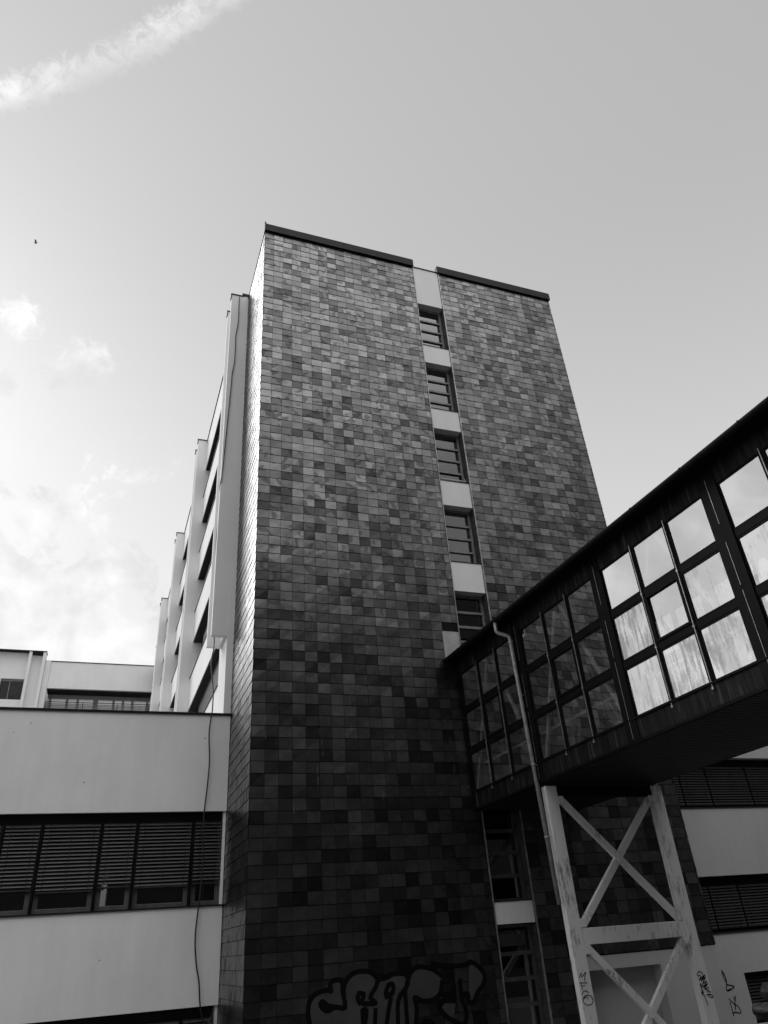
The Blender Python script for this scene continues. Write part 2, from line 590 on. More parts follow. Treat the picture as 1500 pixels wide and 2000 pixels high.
def tile_wall(name, segs, parent):
    """segs: (origin(x,y), direction(x,y), normal(x,y), length, z0, z1, start offset)"""
    vs, fs, col, uvs = [], [], [], []
    o0 = parent.location
    for (ox, oy), (dx, dy), (nx, ny), length, z0, z1, holes in segs:
        r0 = math.floor((z0 - ROW0) / ROWH + 1e-6)
        r = r0
        while ROW0 + r * ROWH < z1 - 0.01:
            za, zb = max(ROW0 + r * ROWH, z0), min(ROW0 + (r + 1) * ROWH, z1)
            za += 0.015 + random.uniform(-.002, .002)
            c = 0
            while c * COLW < length - 0.01:
                a_, b_ = c * COLW, min((c + 1) * COLW, length)
                skip = any(h[0] < (a_ + b_) / 2 < h[1] and h[2] < (za + zb) / 2 < h[3] for h in holes)
                if not skip and zb - za > 0.02:
                    a2, b2 = a_ + 0.005, b_ - 0.005
                    j = [random.uniform(-.005, .005) for _ in range(4)]
                    lo, hi = 0.020, 0.008
                    pr = [(a2, za, lo + j[0]), (b2, za, lo + j[1]), (b2, zb, hi + j[2]), (a2, zb, hi + j[3])]
                    i = len(vs)
                    for u_, z_, d_ in pr:
                        vs.append((ox + dx * u_ + nx * d_ - o0.x, oy + dy * u_ + ny * d_ - o0.y, z_ - o0.z))
                    for u_, z_ in ((a2, za), (b2, za), (b2, zb), (a2, zb)):
                        vs.append((ox + dx * u_ - o0.x, oy + dy * u_ - o0.y, z_ - o0.z))
                    rc = (random.random(), random.random(), random.random())
                    sx_, sz_ = (b_ - a_) / COLW, (zb - za) / ROWH * 0.83
                    quads = [((0, 1, 2, 3), ((0, 0), (sx_, 0), (sx_, sz_), (0, sz_))), ((4, 5, 1, 0), ((0, 0),) * 4), ((5, 6, 2, 1), ((0, 0),) * 4), ((6, 7, 3, 2), ((0, 0),) * 4), ((7, 4, 0, 3), ((0, 0),) * 4)]
                    for q, uu in quads:
                        fs.append(tuple(i + k for k in q))
                        col.append(rc)
                        uvs.append(uu)
                c += 1
            r += 1
    me = bpy.data.meshes.new(name)
    me.from_pydata(vs, [], fs)
    me.materials.append(M['tile'])
    at = me.color_attributes.new('tile', 'FLOAT_COLOR', 'CORNER')
    uvl = me.uv_layers.new(name='UVMap')
    li = 0
    for rc, uu in zip(col, uvs):
        for k in range(4):
            at.data[li].color = (rc[0], rc[1], rc[2], 1)
            uvl.data[li].uv = uu[k]
            li += 1
    o = bpy.data.objects.new(name, me)
    COL.objects.link(o)
    o.parent = parent
    return o


TT = 26.18      # top of the tiling
SX0, SX1 = 10.285, 11.50      # stair window strip
# dark substrate behind the tiles, with the strip and the niche left open
mb = MB()
mb.box(XL + .012, SX0, YF + .002, 34, GZ, TT)
mb.box(SX1, XR - .012, YF + .002, 34, -0.655, TT)
mb.box(SX1, XR - .03, YF + .41, 34, -0.991, -0.656)
mb.box(SX1, 12.86, YF + .03, 34, GZ, -0.992)
mb.box(15.27, XR - .03, YF + .03, 34, GZ, -0.992)
mb.box(12.86, 15.27, YF + .42, 34, GZ, -0.992)
mb.box(SX0, SX1, YF + .80, 34, GZ, TT - .02)
mb.build('wall', M['dark_reveal'], tower)
tile_wall('tile_cladding', [
    ((XL, YF), (1, 0), (0, -1), SX0 - .03 - XL, GZ + .02, TT, [(6.1, 6.75, 7.6, 8.9)]),
    ((SX1 + .045, YF), (1, 0), (0, -1), XR - SX1 - .045, -0.639, TT, []),
    ((SX1 + .045, YF), (1, 0), (0, -1), 1.0, GZ + .02, -0.64, []),
    ((XL, 23.86), (0, -1), (-1, 0), 3.86, GZ + .02, TT, []),
    ((XR, YF), (0, 1), (1, 0), 3.4, -0.639, TT, []),
], tower)
# plaster base with the shallow niche behind the steel frame
mb = MB()
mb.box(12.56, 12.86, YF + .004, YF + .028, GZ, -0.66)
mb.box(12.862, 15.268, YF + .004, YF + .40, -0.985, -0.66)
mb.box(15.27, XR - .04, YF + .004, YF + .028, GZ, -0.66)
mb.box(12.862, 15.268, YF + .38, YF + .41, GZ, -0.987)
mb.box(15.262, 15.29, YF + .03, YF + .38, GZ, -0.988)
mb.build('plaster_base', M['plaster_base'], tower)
mb = MB()
mb.box(XL - .035, SX0 + .005, YF - .10, YF + .12, 26.17, 26.58)
mb.box(XL - .030, XL + .02, YF + .125, 34.0, 26.17, 26.24)
mb.box(XL - .045, XL + .015, YF - .11, YF - .06, 26.581, 26.68)
mb.build('coping', M['flashing'], tower, bevel=0.006)
mb = MB()
mb.box(SX1 - .05, XR + .05, YF - .10, YF + .12, 26.12, 26.53)
mb.build('coping', M['flashing'], tower, bevel=0.006)
mb = MB()
mb.box(SX0 + .01, SX1 - .055, YF - .035, YF + .3, 26.162, 26.20)
mb.build('coping', M['flashing'], tower)
mb = MB()
mb.box(XL + .02, XR - .02, YF + .2, 34, 26.15, 26.161)
mb.build('roof', M['roofing'], tower)
# light corner trims each side of the strip
for x0, x1 in ((SX0 - .026, SX0 - .001), (SX1 + .001, SX1 + .040)):
    mb = MB()
    mb.box(x0, x1, YF - .035, YF + .03, GZ + .01, 26.13)
    mb.build('edge_trim', M['alu'], tower)
for xa in (SX1 - .012, SX0 + .002):
    mb = MB()
    for z in [v * 0.636 - 3.2 for v in range(46)]:
        mb.box(xa, xa + .01, YF + .03, YF + .46, z, z + .62)
    mb.build('reveal_panel', M['reveal'], tower)
HEADS = [23.885, 20.46, 17.04, 13.53, 10.10, 6.72, 3.31, 0.252]
TOPS = [26.155, 21.405, 18.015, 14.60, 11.21, 7.81, 4.40, 0.785]
for hz, tz in zip(HEADS, TOPS):
    mb = MB()
    mb.box(SX0 + .013, SX1 - .014, YF + .0, YF + .60, hz, tz)
    mb.build('spandrel_panel', M['plaster'], tower, bevel=0.004)
    mb = MB()
    mb.box(SX0 + .012, SX1 - .013, YF - .018, YF + .34, tz, tz + .022)
    mb.build('sill', M['flashing'], tower)
WY = YF + .31
for i, hz in enumerate(HEADS):
    top = hz - .02
    bot = (TOPS[i + 1] + .03) if i + 1 < len(TOPS) else GZ + .05
    n = max(3, round((top - bot) / 0.60))
    fr = MB()
    xa, xb = SX0 + .014, SX1 - .014
    fr.box(xa, xb, WY - .01, WY + .10, top - .07, top)
    fr.box(xa, xb, WY, WY + .09, bot, bot + .05)
    fr.box(xa, xa + .06, WY + .001, WY + .088, bot + .05, top - .07)
    fr.box(xb - .075, xb, WY + .001, WY + .088, bot + .05, top - .07)
    ph = (top - .07 - bot - .05) / n
    for k in range(1, n):
        z = bot + .05 + k * ph
        fr.box(xa + .06, xb - .075, WY - .015, WY + .06, z - .070, z - .028)
        fr.box(xa + .06, xb - .075, WY - .004, WY + .06, z - .024, z + .022)
        for xx in (xa + .08, xb - .10):
            fr.box(xx, xx + .014, WY - .022, WY - .015, z - .055, z - .041)
    wf = fr.build('window', M['grey_frame'] if i < 6 else M['low_frame'], tower)  # lowest windows: frame colour darkened in place of the dim light there
    if i == 2:
        sa = MB()
        z0_, z1_ = bot + .06, bot + .02 + ph
        for (xa_, xb_, za_, zb_) in ((xa + .06, xb - .08, 0, .05), (xa + .06, xb - .08, z1_ - z0_ - .05, z1_ - z0_), (xa + .06, xa + .10, .05, z1_ - z0_ - .05), (xb - .12, xb - .08, .05, z1_ - z0_ - .05)):
            t0, t1 = .30 * (1 - za_ / (z1_ - z0_)), .30 * (1 - zb_ / (z1_ - z0_))
            sa.poly([(xa_, WY - t0, z0_ + za_), (xb_, WY - t0, z0_ + za_), (xb_, WY - t1, z0_ + zb_), (xa_, WY - t1, z0_ + zb_)])
            sa.poly([(xa_, WY - t0 + .03, z0_ + za_), (xb_, WY - t0 + .03, z0_ + za_), (xb_, WY - t1 + .03, z0_ + zb_), (xa_, WY - t1 + .03, z0_ + zb_)])
        sa.build('open_sash', M['grey_frame'], wf)
    gm = MB()
    for k in range(n):
        z = bot + .05 + k * ph
        j = random.uniform(-.004, .004)
        gm.poly([(xa + .06, WY + .05, z + .02), (xb - .075, WY + .05 + j, z + .02), (xb - .075, WY + .05 + j, z + ph - .06), (xa + .06, WY + .05, z + ph - .06)])
    gm.build('pane', M['strip_glass'], wf)
# patch of pale board let into the tiles beside the strip
mb = MB()
mb.box(9.675, 10.25, YF - .022, YF + .0, 7.63, 8.60)
mb.build('patch_board', M['render_patch'], tower, bevel=0.004)
mb = MB()
mb.box(9.675, 10.25, YF - .012, YF + .0, 8.625, 8.885)
mb.box(9.675, 10.25, YF - .03, YF + .0, 8.60, 8.625)
mb.build('patch_opening', M['soffit_black'], tower)
# thin pale drips of lime that run over the tiles
mb = MB()
for _ in range(95):
    x = random.choice([random.uniform(XL + .1, SX0 - .1), random.uniform(SX1 + .1, XR - .1)])
    z = random.uniform(3, 25.5)
    for k in range(random.randint(1, 4)):
        l_ = random.uniform(.06, .26)
        mb.box(x, x + .011, YF - .0262, YF - .0258, z, z + l_)
        z += random.uniform(.28, .5)
        x += random.uniform(-.03, .03)
mb.build('lime_drips', simple('lime_drip', 0.14, 0.8), tower)['kind'] = 'stuff'

# graffiti piece low on the tower: silver-grey letters with a black outline
G_OUT = [[(5.141, -1.57), (5.082, -1.332), (5.085, -1.13), (5.172, -0.966), (5.344, -0.876), (5.559, -0.851), (5.645, -0.865), (5.627, -0.741), (5.716, -0.667), (5.913, -0.692), (5.934, -0.923), (5.979, -1.221), (5.742, -1.201), (5.548, -1.253), (5.422, -1.192), (5.381, -1.103), (5.446, -1.074), (5.551, -1.151), (5.742, -1.201)], [(5.979, -1.221), (5.959, -0.854), (6.068, -0.651), (6.274, -0.54), (6.543, -0.534), (6.743, -0.61), (6.825, -0.742), (6.771, -0.882), (6.624, -1.082), (6.751, -1.198), (6.44, -1.19)], [(6.341, -0.972), (6.451, -0.998), (6.423, -1.101), (6.353, -1.165), (6.302, -1.057), (6.341, -0.972)], [(6.411, -1.326), (6.507, -1.334), (6.426, -1.685), (6.411, -1.326)], [(6.742, -1.336), (6.696, -1.71)], [(6.825, -0.742), (7.102, -0.691), (7.22, -0.645), (7.452, -0.643), (7.609, -0.71), (7.618, -0.874), (7.536, -1.012), (7.534, -1.297), (7.537, -1.785)], [(7.061, -0.94), (7.112, -0.865), (7.222, -0.859), (7.2, -1.029), (7.03, -1.051), (7.061, -0.94)], [(7.027, -1.097), (7.15, -1.089), (7.075, -1.364), (6.981, -1.735)], [(7.595, -0.873), (7.707, -0.662), (7.883, -0.545), (8.119, -0.561), (8.351, -0.634), (8.528, -0.766)], [(8.535, -0.907), (8.477, -1.122), (8.282, -1.251), (8.0, -1.264), (7.776, -1.175), (7.802, -1.39), (7.739, -1.804)], [(7.539, -0.977), (7.336, -1.21), (7.291, -1.763)], [(8.317, -0.5), (8.6, -0.558), (8.938, -0.592), (9.235, -0.583), (9.415, -0.538), (9.621, -0.667), (9.744, -0.847), (9.691, -1.031), (9.492, -1.202), (9.368, -1.383), (9.222, -1.382), (9.221, -1.217), (9.027, -1.209)], [(9.053, -0.908), (9.038, -1.239), (9.128, -1.537), (9.099, -1.749), (8.91, -1.909)], [(8.924, -1.808), (8.657, -1.675), (8.445, -1.479), (8.438, -1.336), (8.608, -1.296), (8.834, -1.325)], [(8.872, -1.025), (8.823, -1.295)], [(8.482, -1.159), (8.836, -1.194)], [(7.852, -1.814), (8.004, -1.671), (8.228, -1.743)]]
G_FILL = [[(5.142, -1.57), (5.093, -1.147), (5.193, -0.985), (5.559, -0.865), (5.646, -0.865), (5.717, -0.678), (5.913, -0.703), (5.977, -0.856), (6.069, -0.651), (6.274, -0.551), (6.543, -0.549), (6.826, -0.743), (7.102, -0.698), (7.452, -0.651), (7.612, -0.746), (7.883, -0.556), (8.351, -0.641), (8.547, -0.815), (8.478, -1.122), (8.283, -1.251), (7.796, -1.212), (7.74, -1.804)], [(9.329, -0.627), (9.428, -0.558), (9.735, -0.846), (9.677, -1.03), (9.372, -1.358), (9.24, -1.329)], [(8.607, -1.314), (8.865, -1.353), (8.779, -1.65), (8.66, -1.658), (8.447, -1.462)]]
mb = MB()
for q, st in enumerate(G_FILL):
    mb.poly([(x, YF - .0265 - .0001 * q, z) for x, z in st])
gf = mb.build('graffiti', M['spray'], tower)
gf['label'] = 'spray painted letters with black outline low on the tiles'
ribbon([smooth_line(s_, 3) for s_ in G_OUT], YF - .028, .105).build('graffiti_outline', M['ink'], gf)


# ------------------------------------------------------------------ tall wing behind
TY = 23.87
SK = -0.0072


def tw(p):          # local x from the facade line, y along it, z up
    return (3.315 + p[0] + SK * p[1], TY + p[1], p[2])


wing = thing('office_wing', (5, 45, GZ), 'tall pale plaster wing with projecting vertical fins running back behind the tower', 'building')
FINS = [0.0, 11.55, 23.0, 34.5]
YE = 46.4
ZT = 26.3
mb = MB(tw)
mb.box(.62, 9, 12, YE, GZ, 26.0)
mb.box(.62, 9, 10.2, 12, GZ, 26.0)
mb.build('core', M['interior'], wing)
mb = MB(tw)
mb.box(0, .235, 0, 1.64, 6.6, 26.28)
mb.build('end_wall', M['plaster'], wing)
H0, S0, P = 24.17, 22.30, 3.50
HW = [H0 - P * k for k in range(6)]
SW = [S0 - P * k for k in range(6)]
bays = [(1.64, FINS[1]), (FINS[1] + 1.2, FINS[2]), (FINS[2] + 1.2, FINS[3]), (FINS[3] + 1.2, YE)]
for bi, (ya, yb) in enumerate(bays):
    mb = MB(tw)
    yy0 = ya if bi == 0 else ya - .0
    mb.box(0, .5, yy0 + .002, yb - .002, HW[0], ZT)
    for k in range(5):
        mb.box(0, .5, yy0 + .002, yb - .002, HW[k + 1], SW[k])
    mb.box(0, .5, yy0 + .002, yb - .002, 5.0, SW[5])
    mb.build('wall', M['plaster'], wing)
    if bi:
        mb = MB(tw)
        mb.box(.003, .52, ya - 1.198, ya, 5.0, ZT - .01)
        mb.build('wall', M['plaster'], wing)
    # roof flashing
    mb = MB(tw)
    mb.box(-.05, .3, yy0 + .004, yb - .004, ZT, ZT + .05)
    mb.box(-.05, -.02, yy0 + .004, yb - .004, ZT - .08, ZT)
    mb.build('roof_flashing', M['flashing'], wing)
    for k in range(6):
        h, s = HW[k], SW[k]
        fr = MB(tw)
        n = round((yb - ya) / 1.35)
        fr.box(.42, .50, ya + .01, yb - .01, h - .50, h - .001)      # blind box
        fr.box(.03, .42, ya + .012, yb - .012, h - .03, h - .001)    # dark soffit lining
        fr.box(.43, .49, ya + .01, yb - .01, s + .001, s + .09)
        for q in range(n + 1):
            y = ya + .03 + (yb - ya - .12) * q / n
            fr.box(.432, .492, y, y + .06, s + .09, h - .5)
        wf = fr.build('window', M['dark_reveal'], wing)
        gm = MB(tw)
        gm.poly([(.47, ya + .02, s + .09), (.47, yb - .02, s + .09), (.47, yb - .02, h - .5), (.47, ya + .02, h - .5)])
        gm.build('pane', M['glass'], wf)
        sl = MB(tw)
        sl.box(-.035, .43, ya + .006, yb - .006, s - .035, s - .001)
        sl.build('sill', M['flashing'], wf)
        s2 = MB(tw)
        s2.box(.34, .36, ya + .05, yb - .05, s + .10, s + .13)
        s2.build('rail', M['grey_frame'], wf)
for i, y0 in enumerate(FINS):
    zb = 9.51 if i == 0 else 5.0
    mb = MB(tw)
    xo = -.53
    mb.box(xo, .0 if i else -.002, y0, y0 + .20, zb, ZT - .06)
    mb.box(xo, -.002, y0 + 1.10, y0 + 1.30, zb, ZT - .06)
    mb.box(-.10, -.003, y0 + .20, y0 + 1.10, zb, ZT - .07)
    if i == 0:
        mb.box(-.001, .245, y0 - .012, y0 - .002, 6.6, ZT - .02)
    mb.build('fin', M['plaster'], wing, bevel=0.004)
    cp = MB(tw)
    for ya_ in (y0, y0 + 1.10):
        cp.box(xo - .045, .02, ya_ - .035, ya_ + .23, ZT - .058, ZT - .01)
        cp.box(xo - .045, xo - .012, ya_ - .035, ya_ + .23, ZT - .24, ZT - .058)
    cp.build('fin_cap', M['flashing'], wing)
cp = MB(tw)
cp.box(-.06, .245, -.05, 1.6, 26.285, 26.42)
cp.build('end_coping', M['flashing'], wing)

# ------------------------------------------------------------------ low wing on the left
LY = 23.70
low = thing('low_wing', (-6, 40, GZ), 'low pale plaster wing with shaded ribbon windows at the foot of the tower', 'building')
X0 = -34.0
JX = 3.535
mb = MB()
mb.box(X0, JX, LY + .55, 68, GZ, 6.4)
mb.build('core', M['interior'], low)
for z0, z1 in ((3.80, 6.70), (-1.10, 1.262)):
    mb = MB()
    mb.box(X0, JX, LY, LY + .30, z0, z1)
    mb.build('wall', M['plaster_low'], low, bevel=0.006)
mb = MB()
mb.box(JX - .075, JX - .005, LY + .06, LY + .45, GZ, 3.798)
mb.build('end_pier', M['plaster_low'], low)
mb = MB()
mb.box(X0, JX + .05, LY - .05, LY + .36, 6.70, 6.765)
mb.box(JX + .015, JX + .05, LY - .05, LY - .02, 6.765, 6.83)
mb.build('coping', M['flashing'], low)
mb = MB()
mb.box(X0, JX - .1, LY + .3, 68, 6.4, 6.45)
mb.build('roof', M['roofing'], low)
mull = [3.49, 2.60, 1.01, .03, -1.55, -2.55]
while mull[-1] > -18:
    mull += [mull[-1] - 1.58, mull[-1] - 2.58]


def slat_blind(mb, x0, x1, y, ztop, zbot, pitch=0.094, dep=.075):
    z = ztop
    while z > zbot + .02:
        # curved slat: three strips
        prof = [(-.032, -.036), (-.014, -.006), (.010, .018), (.032, .036)]
        ji = random.uniform(-.003, .003)
        for (a0, b0), (a1, b1) in zip(prof, prof[1:]):
            mb.poly([(x0, y + a0, z + b0 + ji), (x1, y + a0, z + b0 + ji), (x1, y + a1, z + b1 + ji), (x0, y + a1, z + b1 + ji)])
        z -= pitch
    mb.box(x0, x1, y - .03, y + .03, zbot - .035, zbot)


def ribbon_window(xr, xl, z0, z1, yw, blind_to, parent, vis=True, box=.28, name='window'):
    """one module between mullions: frame, pane, blind, cords"""
    fr = MB()
    a_, b_ = xl + .04, xr - .04
    fr.box(a_, b_, yw, yw + .06, z0 + .02, z0 + .16)
    fr.box(a_, b_, yw, yw + .06, z1 - box - .1, z1 - box)
    fr.box(a_, a_ + .13, yw, yw + .06, z0 + .16, z1 - box - .1)
    fr.box(b_ - .13, b_, yw, yw + .06, z0 + .16, z1 - box - .1)
    wf = fr.build(name, M['low_frame'], parent, bevel=0.008)
    gm = MB()
    gm.poly([(a_ + .13, yw + .03, z0 + .16), (b_ - .13, yw + .03, z0 + .16), (b_ - .13, yw + .03, z1 - box - .1), (a_ + .13, yw + .03, z1 - box - .1)])
    gm.build('pane', M['glass'], wf)
    if vis:
        bl = MB()
        slat_blind(bl, a_ + .02, b_ - .02, yw - .075, z1 - box - .02, blind_to)
        bl.build('blind', M['blind'], wf)
        xs = [a_ + .16, b_ - .16] + ([(a_ + b_) / 2] if b_ - a_ > 1.3 else [])
        for x in xs:
            cd = MB()
            cd.box(x, x + .012, yw - .118, yw - .112, blind_to, z1 - box)
            cd.box(x - .02, x + .03, yw - .06, yw - .02, blind_to - .075, blind_to - .036)
            cd.build('blind_cord', M['cord'], wf)
    return wf


for x, z, dx, dz in ((-2.35, 6.28, .05, .06), (-2.75, 6.02, .03, .01), (2.72, 5.95, .07, .012), (-.65, 4.62, .05, .01), (.35, .12, .04, .015)):
    mb = MB()
    mb.poly([(x, LY - .002, z), (x + dx, LY - .002, z + dz), (x + dx, LY - .002, z + dz + .018), (x, LY - .002, z + .018)])
    mb.build('scuff_mark', M['dark_reveal'], low)
WYL = LY + .26
for zz0, zz1, bt in ((1.262, 3.80, 1.90), (GZ + .1, -1.10, -1.9)):
    for i in range(len(mull) - 1):
        b_ = bt + random.uniform(-.02, .02) - (.06 if i % 2 else 0)
        ribbon_window(mull[i], mull[i + 1], zz0, zz1, WYL, b_, low)
    mb = MB()
    mb.box(X0, JX - .08, LY + .305, LY + .40, zz1 - .28, zz1 + .1)
    mb.box(X0, JX - .08, LY + .1, LY + .30, zz1 - .012, zz1 - .002)
    mb.build('blind_box', M['dark_reveal'], low)
    for m_ in mull[1:]:
        mb = MB()
        mb.box(m_ - .035, m_ + .035, WYL - .13, WYL + .08, zz0 + .02, zz1 - .285)
        mb.build('mullion', M['black_frame'], low)
    mb = MB()
    mb.box(X0, JX + .01, LY - .045, WYL, zz0 + .0, zz0 + .035)
    mb.build('sill', M['flashing'], low)

# ------------------------------------------------------------------ back building closing the court
BY = 70.6
kb = BY / 68
back = thing('rear_building', (-3, 76, GZ), 'distant pale plaster block with a railed balcony closing off the court', 'building')


def bx(mb, x0, x1, y0, y1, z0, z1):
    mb.box(x0 * kb, x1 * kb, BY + y0, BY + y1, z0 * kb, z1 * kb)


mb = MB()
bx(mb, -5.95, 2.9, 0, .35, 21.22, 23.62)
bx(mb, -5.95, 9, 0, .35, 4, 18.9)
bx(mb, -6.40, -5.96, -.12, .35, 4, 23.64)
mb.box(-5.95 * kb, 9, BY + 2.6, BY + 14, 4, 23.3 * kb)
mb.build('wall', M['plaster_far'], back)
mb = MB()
bx(mb, -30, -7.83, 0, .3, 21.92, 24.30)
bx(mb, -30, -7.83, 0, .3, 4, 20.10)
bx(mb, -30, -9.7, .0, .3, 20.1, 21.92)
bx(mb, -7.80, -7.56, -.55, .4, 4, 24.30)
bx(mb, -6.66, -6.42, -.55, .4, 4, 24.30)
bx(mb, -7.56, -6.66, 0.05, .4, 4, 24.22)
mb.box(-30 * kb, -6.5 * kb, BY + .5, BY + 14, 4, 24.1 * kb)
mb.build('wall', M['plaster_far'], back)
mb = MB()
bx(mb, -30, -6.38, -.62, .45, 24.30, 24.36)
bx(mb, -7.56, -6.66, -.05, .04, 24.12, 24.22)
bx(mb, -6.44, 2.92, -.06, .4, 23.64, 23.69)
mb.build('coping', M['flashing'], back)
mb = MB()
bx(mb, -5.95, 2.9, .3, 1.9, 21.16, 21.215)
mb.build('soffit', M['dark_reveal'], back)
fr = MB()
bx(fr, -5.9, 2.9, 1.7, 1.82, 20.80, 21.14)
for x in (-5.75, -4.35, -3.46, -2.05, -1.85, -.4, .42, 1.24, 2.55):
    bx(fr, x, x + .22, 1.68, 1.8, 18.9, 20.8)
wf = fr.build('window', M['grey_frame'], back)
gm = MB()
bx(gm, -5.9, 2.85, 1.83, 1.85, 18.9, 20.8)
gm.build('pane', M['clear_glass'], wf)
gm = MB()
bx(gm, -5.88, 2.84, 1.95, 1.98, 18.9, 20.42)  # pale sheet stands in for the sky reflected in the lower panes
gm.build('pane_reflection', M['pane_reflection'], wf)
rl = MB()
for z in (20.03, 19.88, 19.74, 19.6, 19.46):
    bx(rl, -5.85, 2.85, .12, .15, z, z + (.05 if z > 20 else .022))
for x in (-5.85, -2.85, .05, 2.75):
    bx(rl, x, x + .05, .11, .16, 18.9, 20.03)
rl.build('railing', M['flashing'], back)
fr = MB()
bx(fr, -9.7, -7.83, .2, .28, 21.76, 21.92)
bx(fr, -8.98, -8.93, .14, .26, 20.1, 21.76)
wf = fr.build('window', M['grey_frame'], back)
bl = MB()
for xa, xb in ((-9.7, -9.0), (-8.92, -7.84)):
    z = 21.72
    while z > 20.15:
        bl.poly([(xa * kb, BY + .15, z * kb - .03), (xb * kb, BY + .15, z * kb - .03), (xb * kb, BY + .2, z * kb + .03), (xa * kb, BY + .2, z * kb + .03)])
        z -= .085
bl.build('blind', M['blind'], wf)
gm = MB()
bx(gm, -9.7, -7.83, .29, .31, 20.1, 21.76)
gm.build('pane', M['glass'], wf)

# ------------------------------------------------------------------ right wing
RY = 22.0
kr = RY / 23.7
right = thing('right_wing', (28, 28, GZ), 'pale plaster wing with dark ribbon blinds to the right of the tower', 'building')
bands = [(5.55 * kr, 6.6), (1.34 * kr, 3.66 * kr), (GZ, -.46 * kr)]
mb = MB()
mb.box(XR + .06, 44, RY + .55, 34, GZ, 6.3)
mb.build('core', M['interior'], right)
mb = MB()
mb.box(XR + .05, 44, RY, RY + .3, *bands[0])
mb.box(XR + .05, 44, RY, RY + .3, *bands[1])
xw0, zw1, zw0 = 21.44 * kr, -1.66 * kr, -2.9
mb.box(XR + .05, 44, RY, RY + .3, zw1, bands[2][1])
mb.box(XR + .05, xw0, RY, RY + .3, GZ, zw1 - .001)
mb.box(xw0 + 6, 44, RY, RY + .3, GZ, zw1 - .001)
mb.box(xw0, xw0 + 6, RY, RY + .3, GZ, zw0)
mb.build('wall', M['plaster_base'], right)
mb = MB()
mb.box(XR + .05, 44, RY - .03, RY + .34, 6.6, 6.66)
mb.build('coping', M['flashing'], right)
for z0, z1 in ((3.66 * kr, 5.55 * kr), (-.46 * kr, 1.34 * kr)):
    x = XR + .3
    i = 0
    while x < 30:
        wd = (1.9, 1.25)[i % 2]
        fr = MB()
        fr.box(x, x + wd - .03, RY + .30, RY + .36, z0, z0 + .12)
        fr.box(x, x + .08, RY + .30, RY + .36, z0 + .12, z1 - .3)
        wf = fr.build('window', M['black_frame'], right)
        gm = MB()
        gm.poly([(x, RY + .34, z0), (x + wd, RY + .34, z0), (x + wd, RY + .34, z1), (x, RY + .34, z1)])
        gm.build('pane', M['glass'], wf)
        bl = MB()
        slat_blind(bl, x + .02, x + wd - .05, RY + .2, z1 - .32, z0 + .16, pitch=.088)
        bl.build('blind', M['blind_dark'], wf)
        for xx in (x + .3, x + wd - .3):
            cd = MB()
            cd.box(xx, xx + .014, RY + .155, RY + .161, z0 + .16, z1 - .3)
            cd.build('blind_cord', M['cord'], wf)
        x += wd
        i += 1
    mb = MB()
    mb.box(XR + .06, 44, RY + .30, RY + .42, z1 - .30, z1 + .05)
    mb.build('blind_box', M['soffit_black'], right)
    mb = MB()
    mb.box(XR + .06, 44, RY - .03, RY + .31, z0 + .001, z0 + .04)
    mb.build('sill', M['flashing'], right)
fr = MB()
fr.box(xw0, xw0 + 6, RY + .26, RY + .32, zw0, zw0 + .1)
wf = fr.build('window', M['black_frame'], right)
bl = MB()
slat_blind(bl, xw0 + .02, xw0 + 5.9, RY + .2, zw1 - .05, zw0 + .12, pitch=.088)
bl.build('blind', M['blind_dark'], wf)
TAG_W = [[(19.053, -1.414), (19.096, -1.481), (19.127, -1.575), (19.141, -1.666), (19.107, -1.8)], [(19.048, -1.441), (19.067, -1.588), (19.099, -1.718)], [(19.107, -1.8), (19.246, -1.828), (19.373, -1.865), (19.247, -1.927), (19.072, -1.958), (19.063, -1.877), (19.107, -1.8)], [(19.072, -1.958), (19.165, -1.93), (19.257, -1.924)], [(19.059, -2.162), (19.195, -2.297), (19.324, -2.378), (19.378, -2.479), (19.367, -2.54), (19.306, -2.555), (19.162, -2.513), (19.067, -2.549)], [(19.264, -2.125), (19.267, -2.197), (19.295, -2.217)], [(19.336, -2.113), (19.262, -2.232), (19.198, -2.455)], [(19.064, -2.047), (19.06, -2.091)], [(19.064, -2.251), (19.063, -2.321)], [(19.073, -2.366), (19.067, -2.549), (19.072, -2.602)]]
ribbon([smooth_line(s_, 3) for s_ in TAG_W[:4]], RY - .004, .035).build('graffiti', M['ink'], right)
ribbon([smooth_line(s_, 3) for s_ in TAG_W[4:] if s_ is not TAG_W[7]], RY - .004, .030).build('graffiti', M['ink'], right)


# ------------------------------------------------------------------ footbridge
BD = Vector((0.0516, -0.99843, 0.0)).normalized()
BN = Vector((-BD.y, BD.x, 0)).normalized()      # to the right across the bridge
BP = Vector((10.03, 20, 0))
WB = 3.55


def bf(p):       # (s along from the tower, o across from the left face, z)
    s, o, z = p
    return (BP.x + BD.x * s + BN.x * o, BP.y + BD.y * s + BN.y * o, z + .0218 * s)


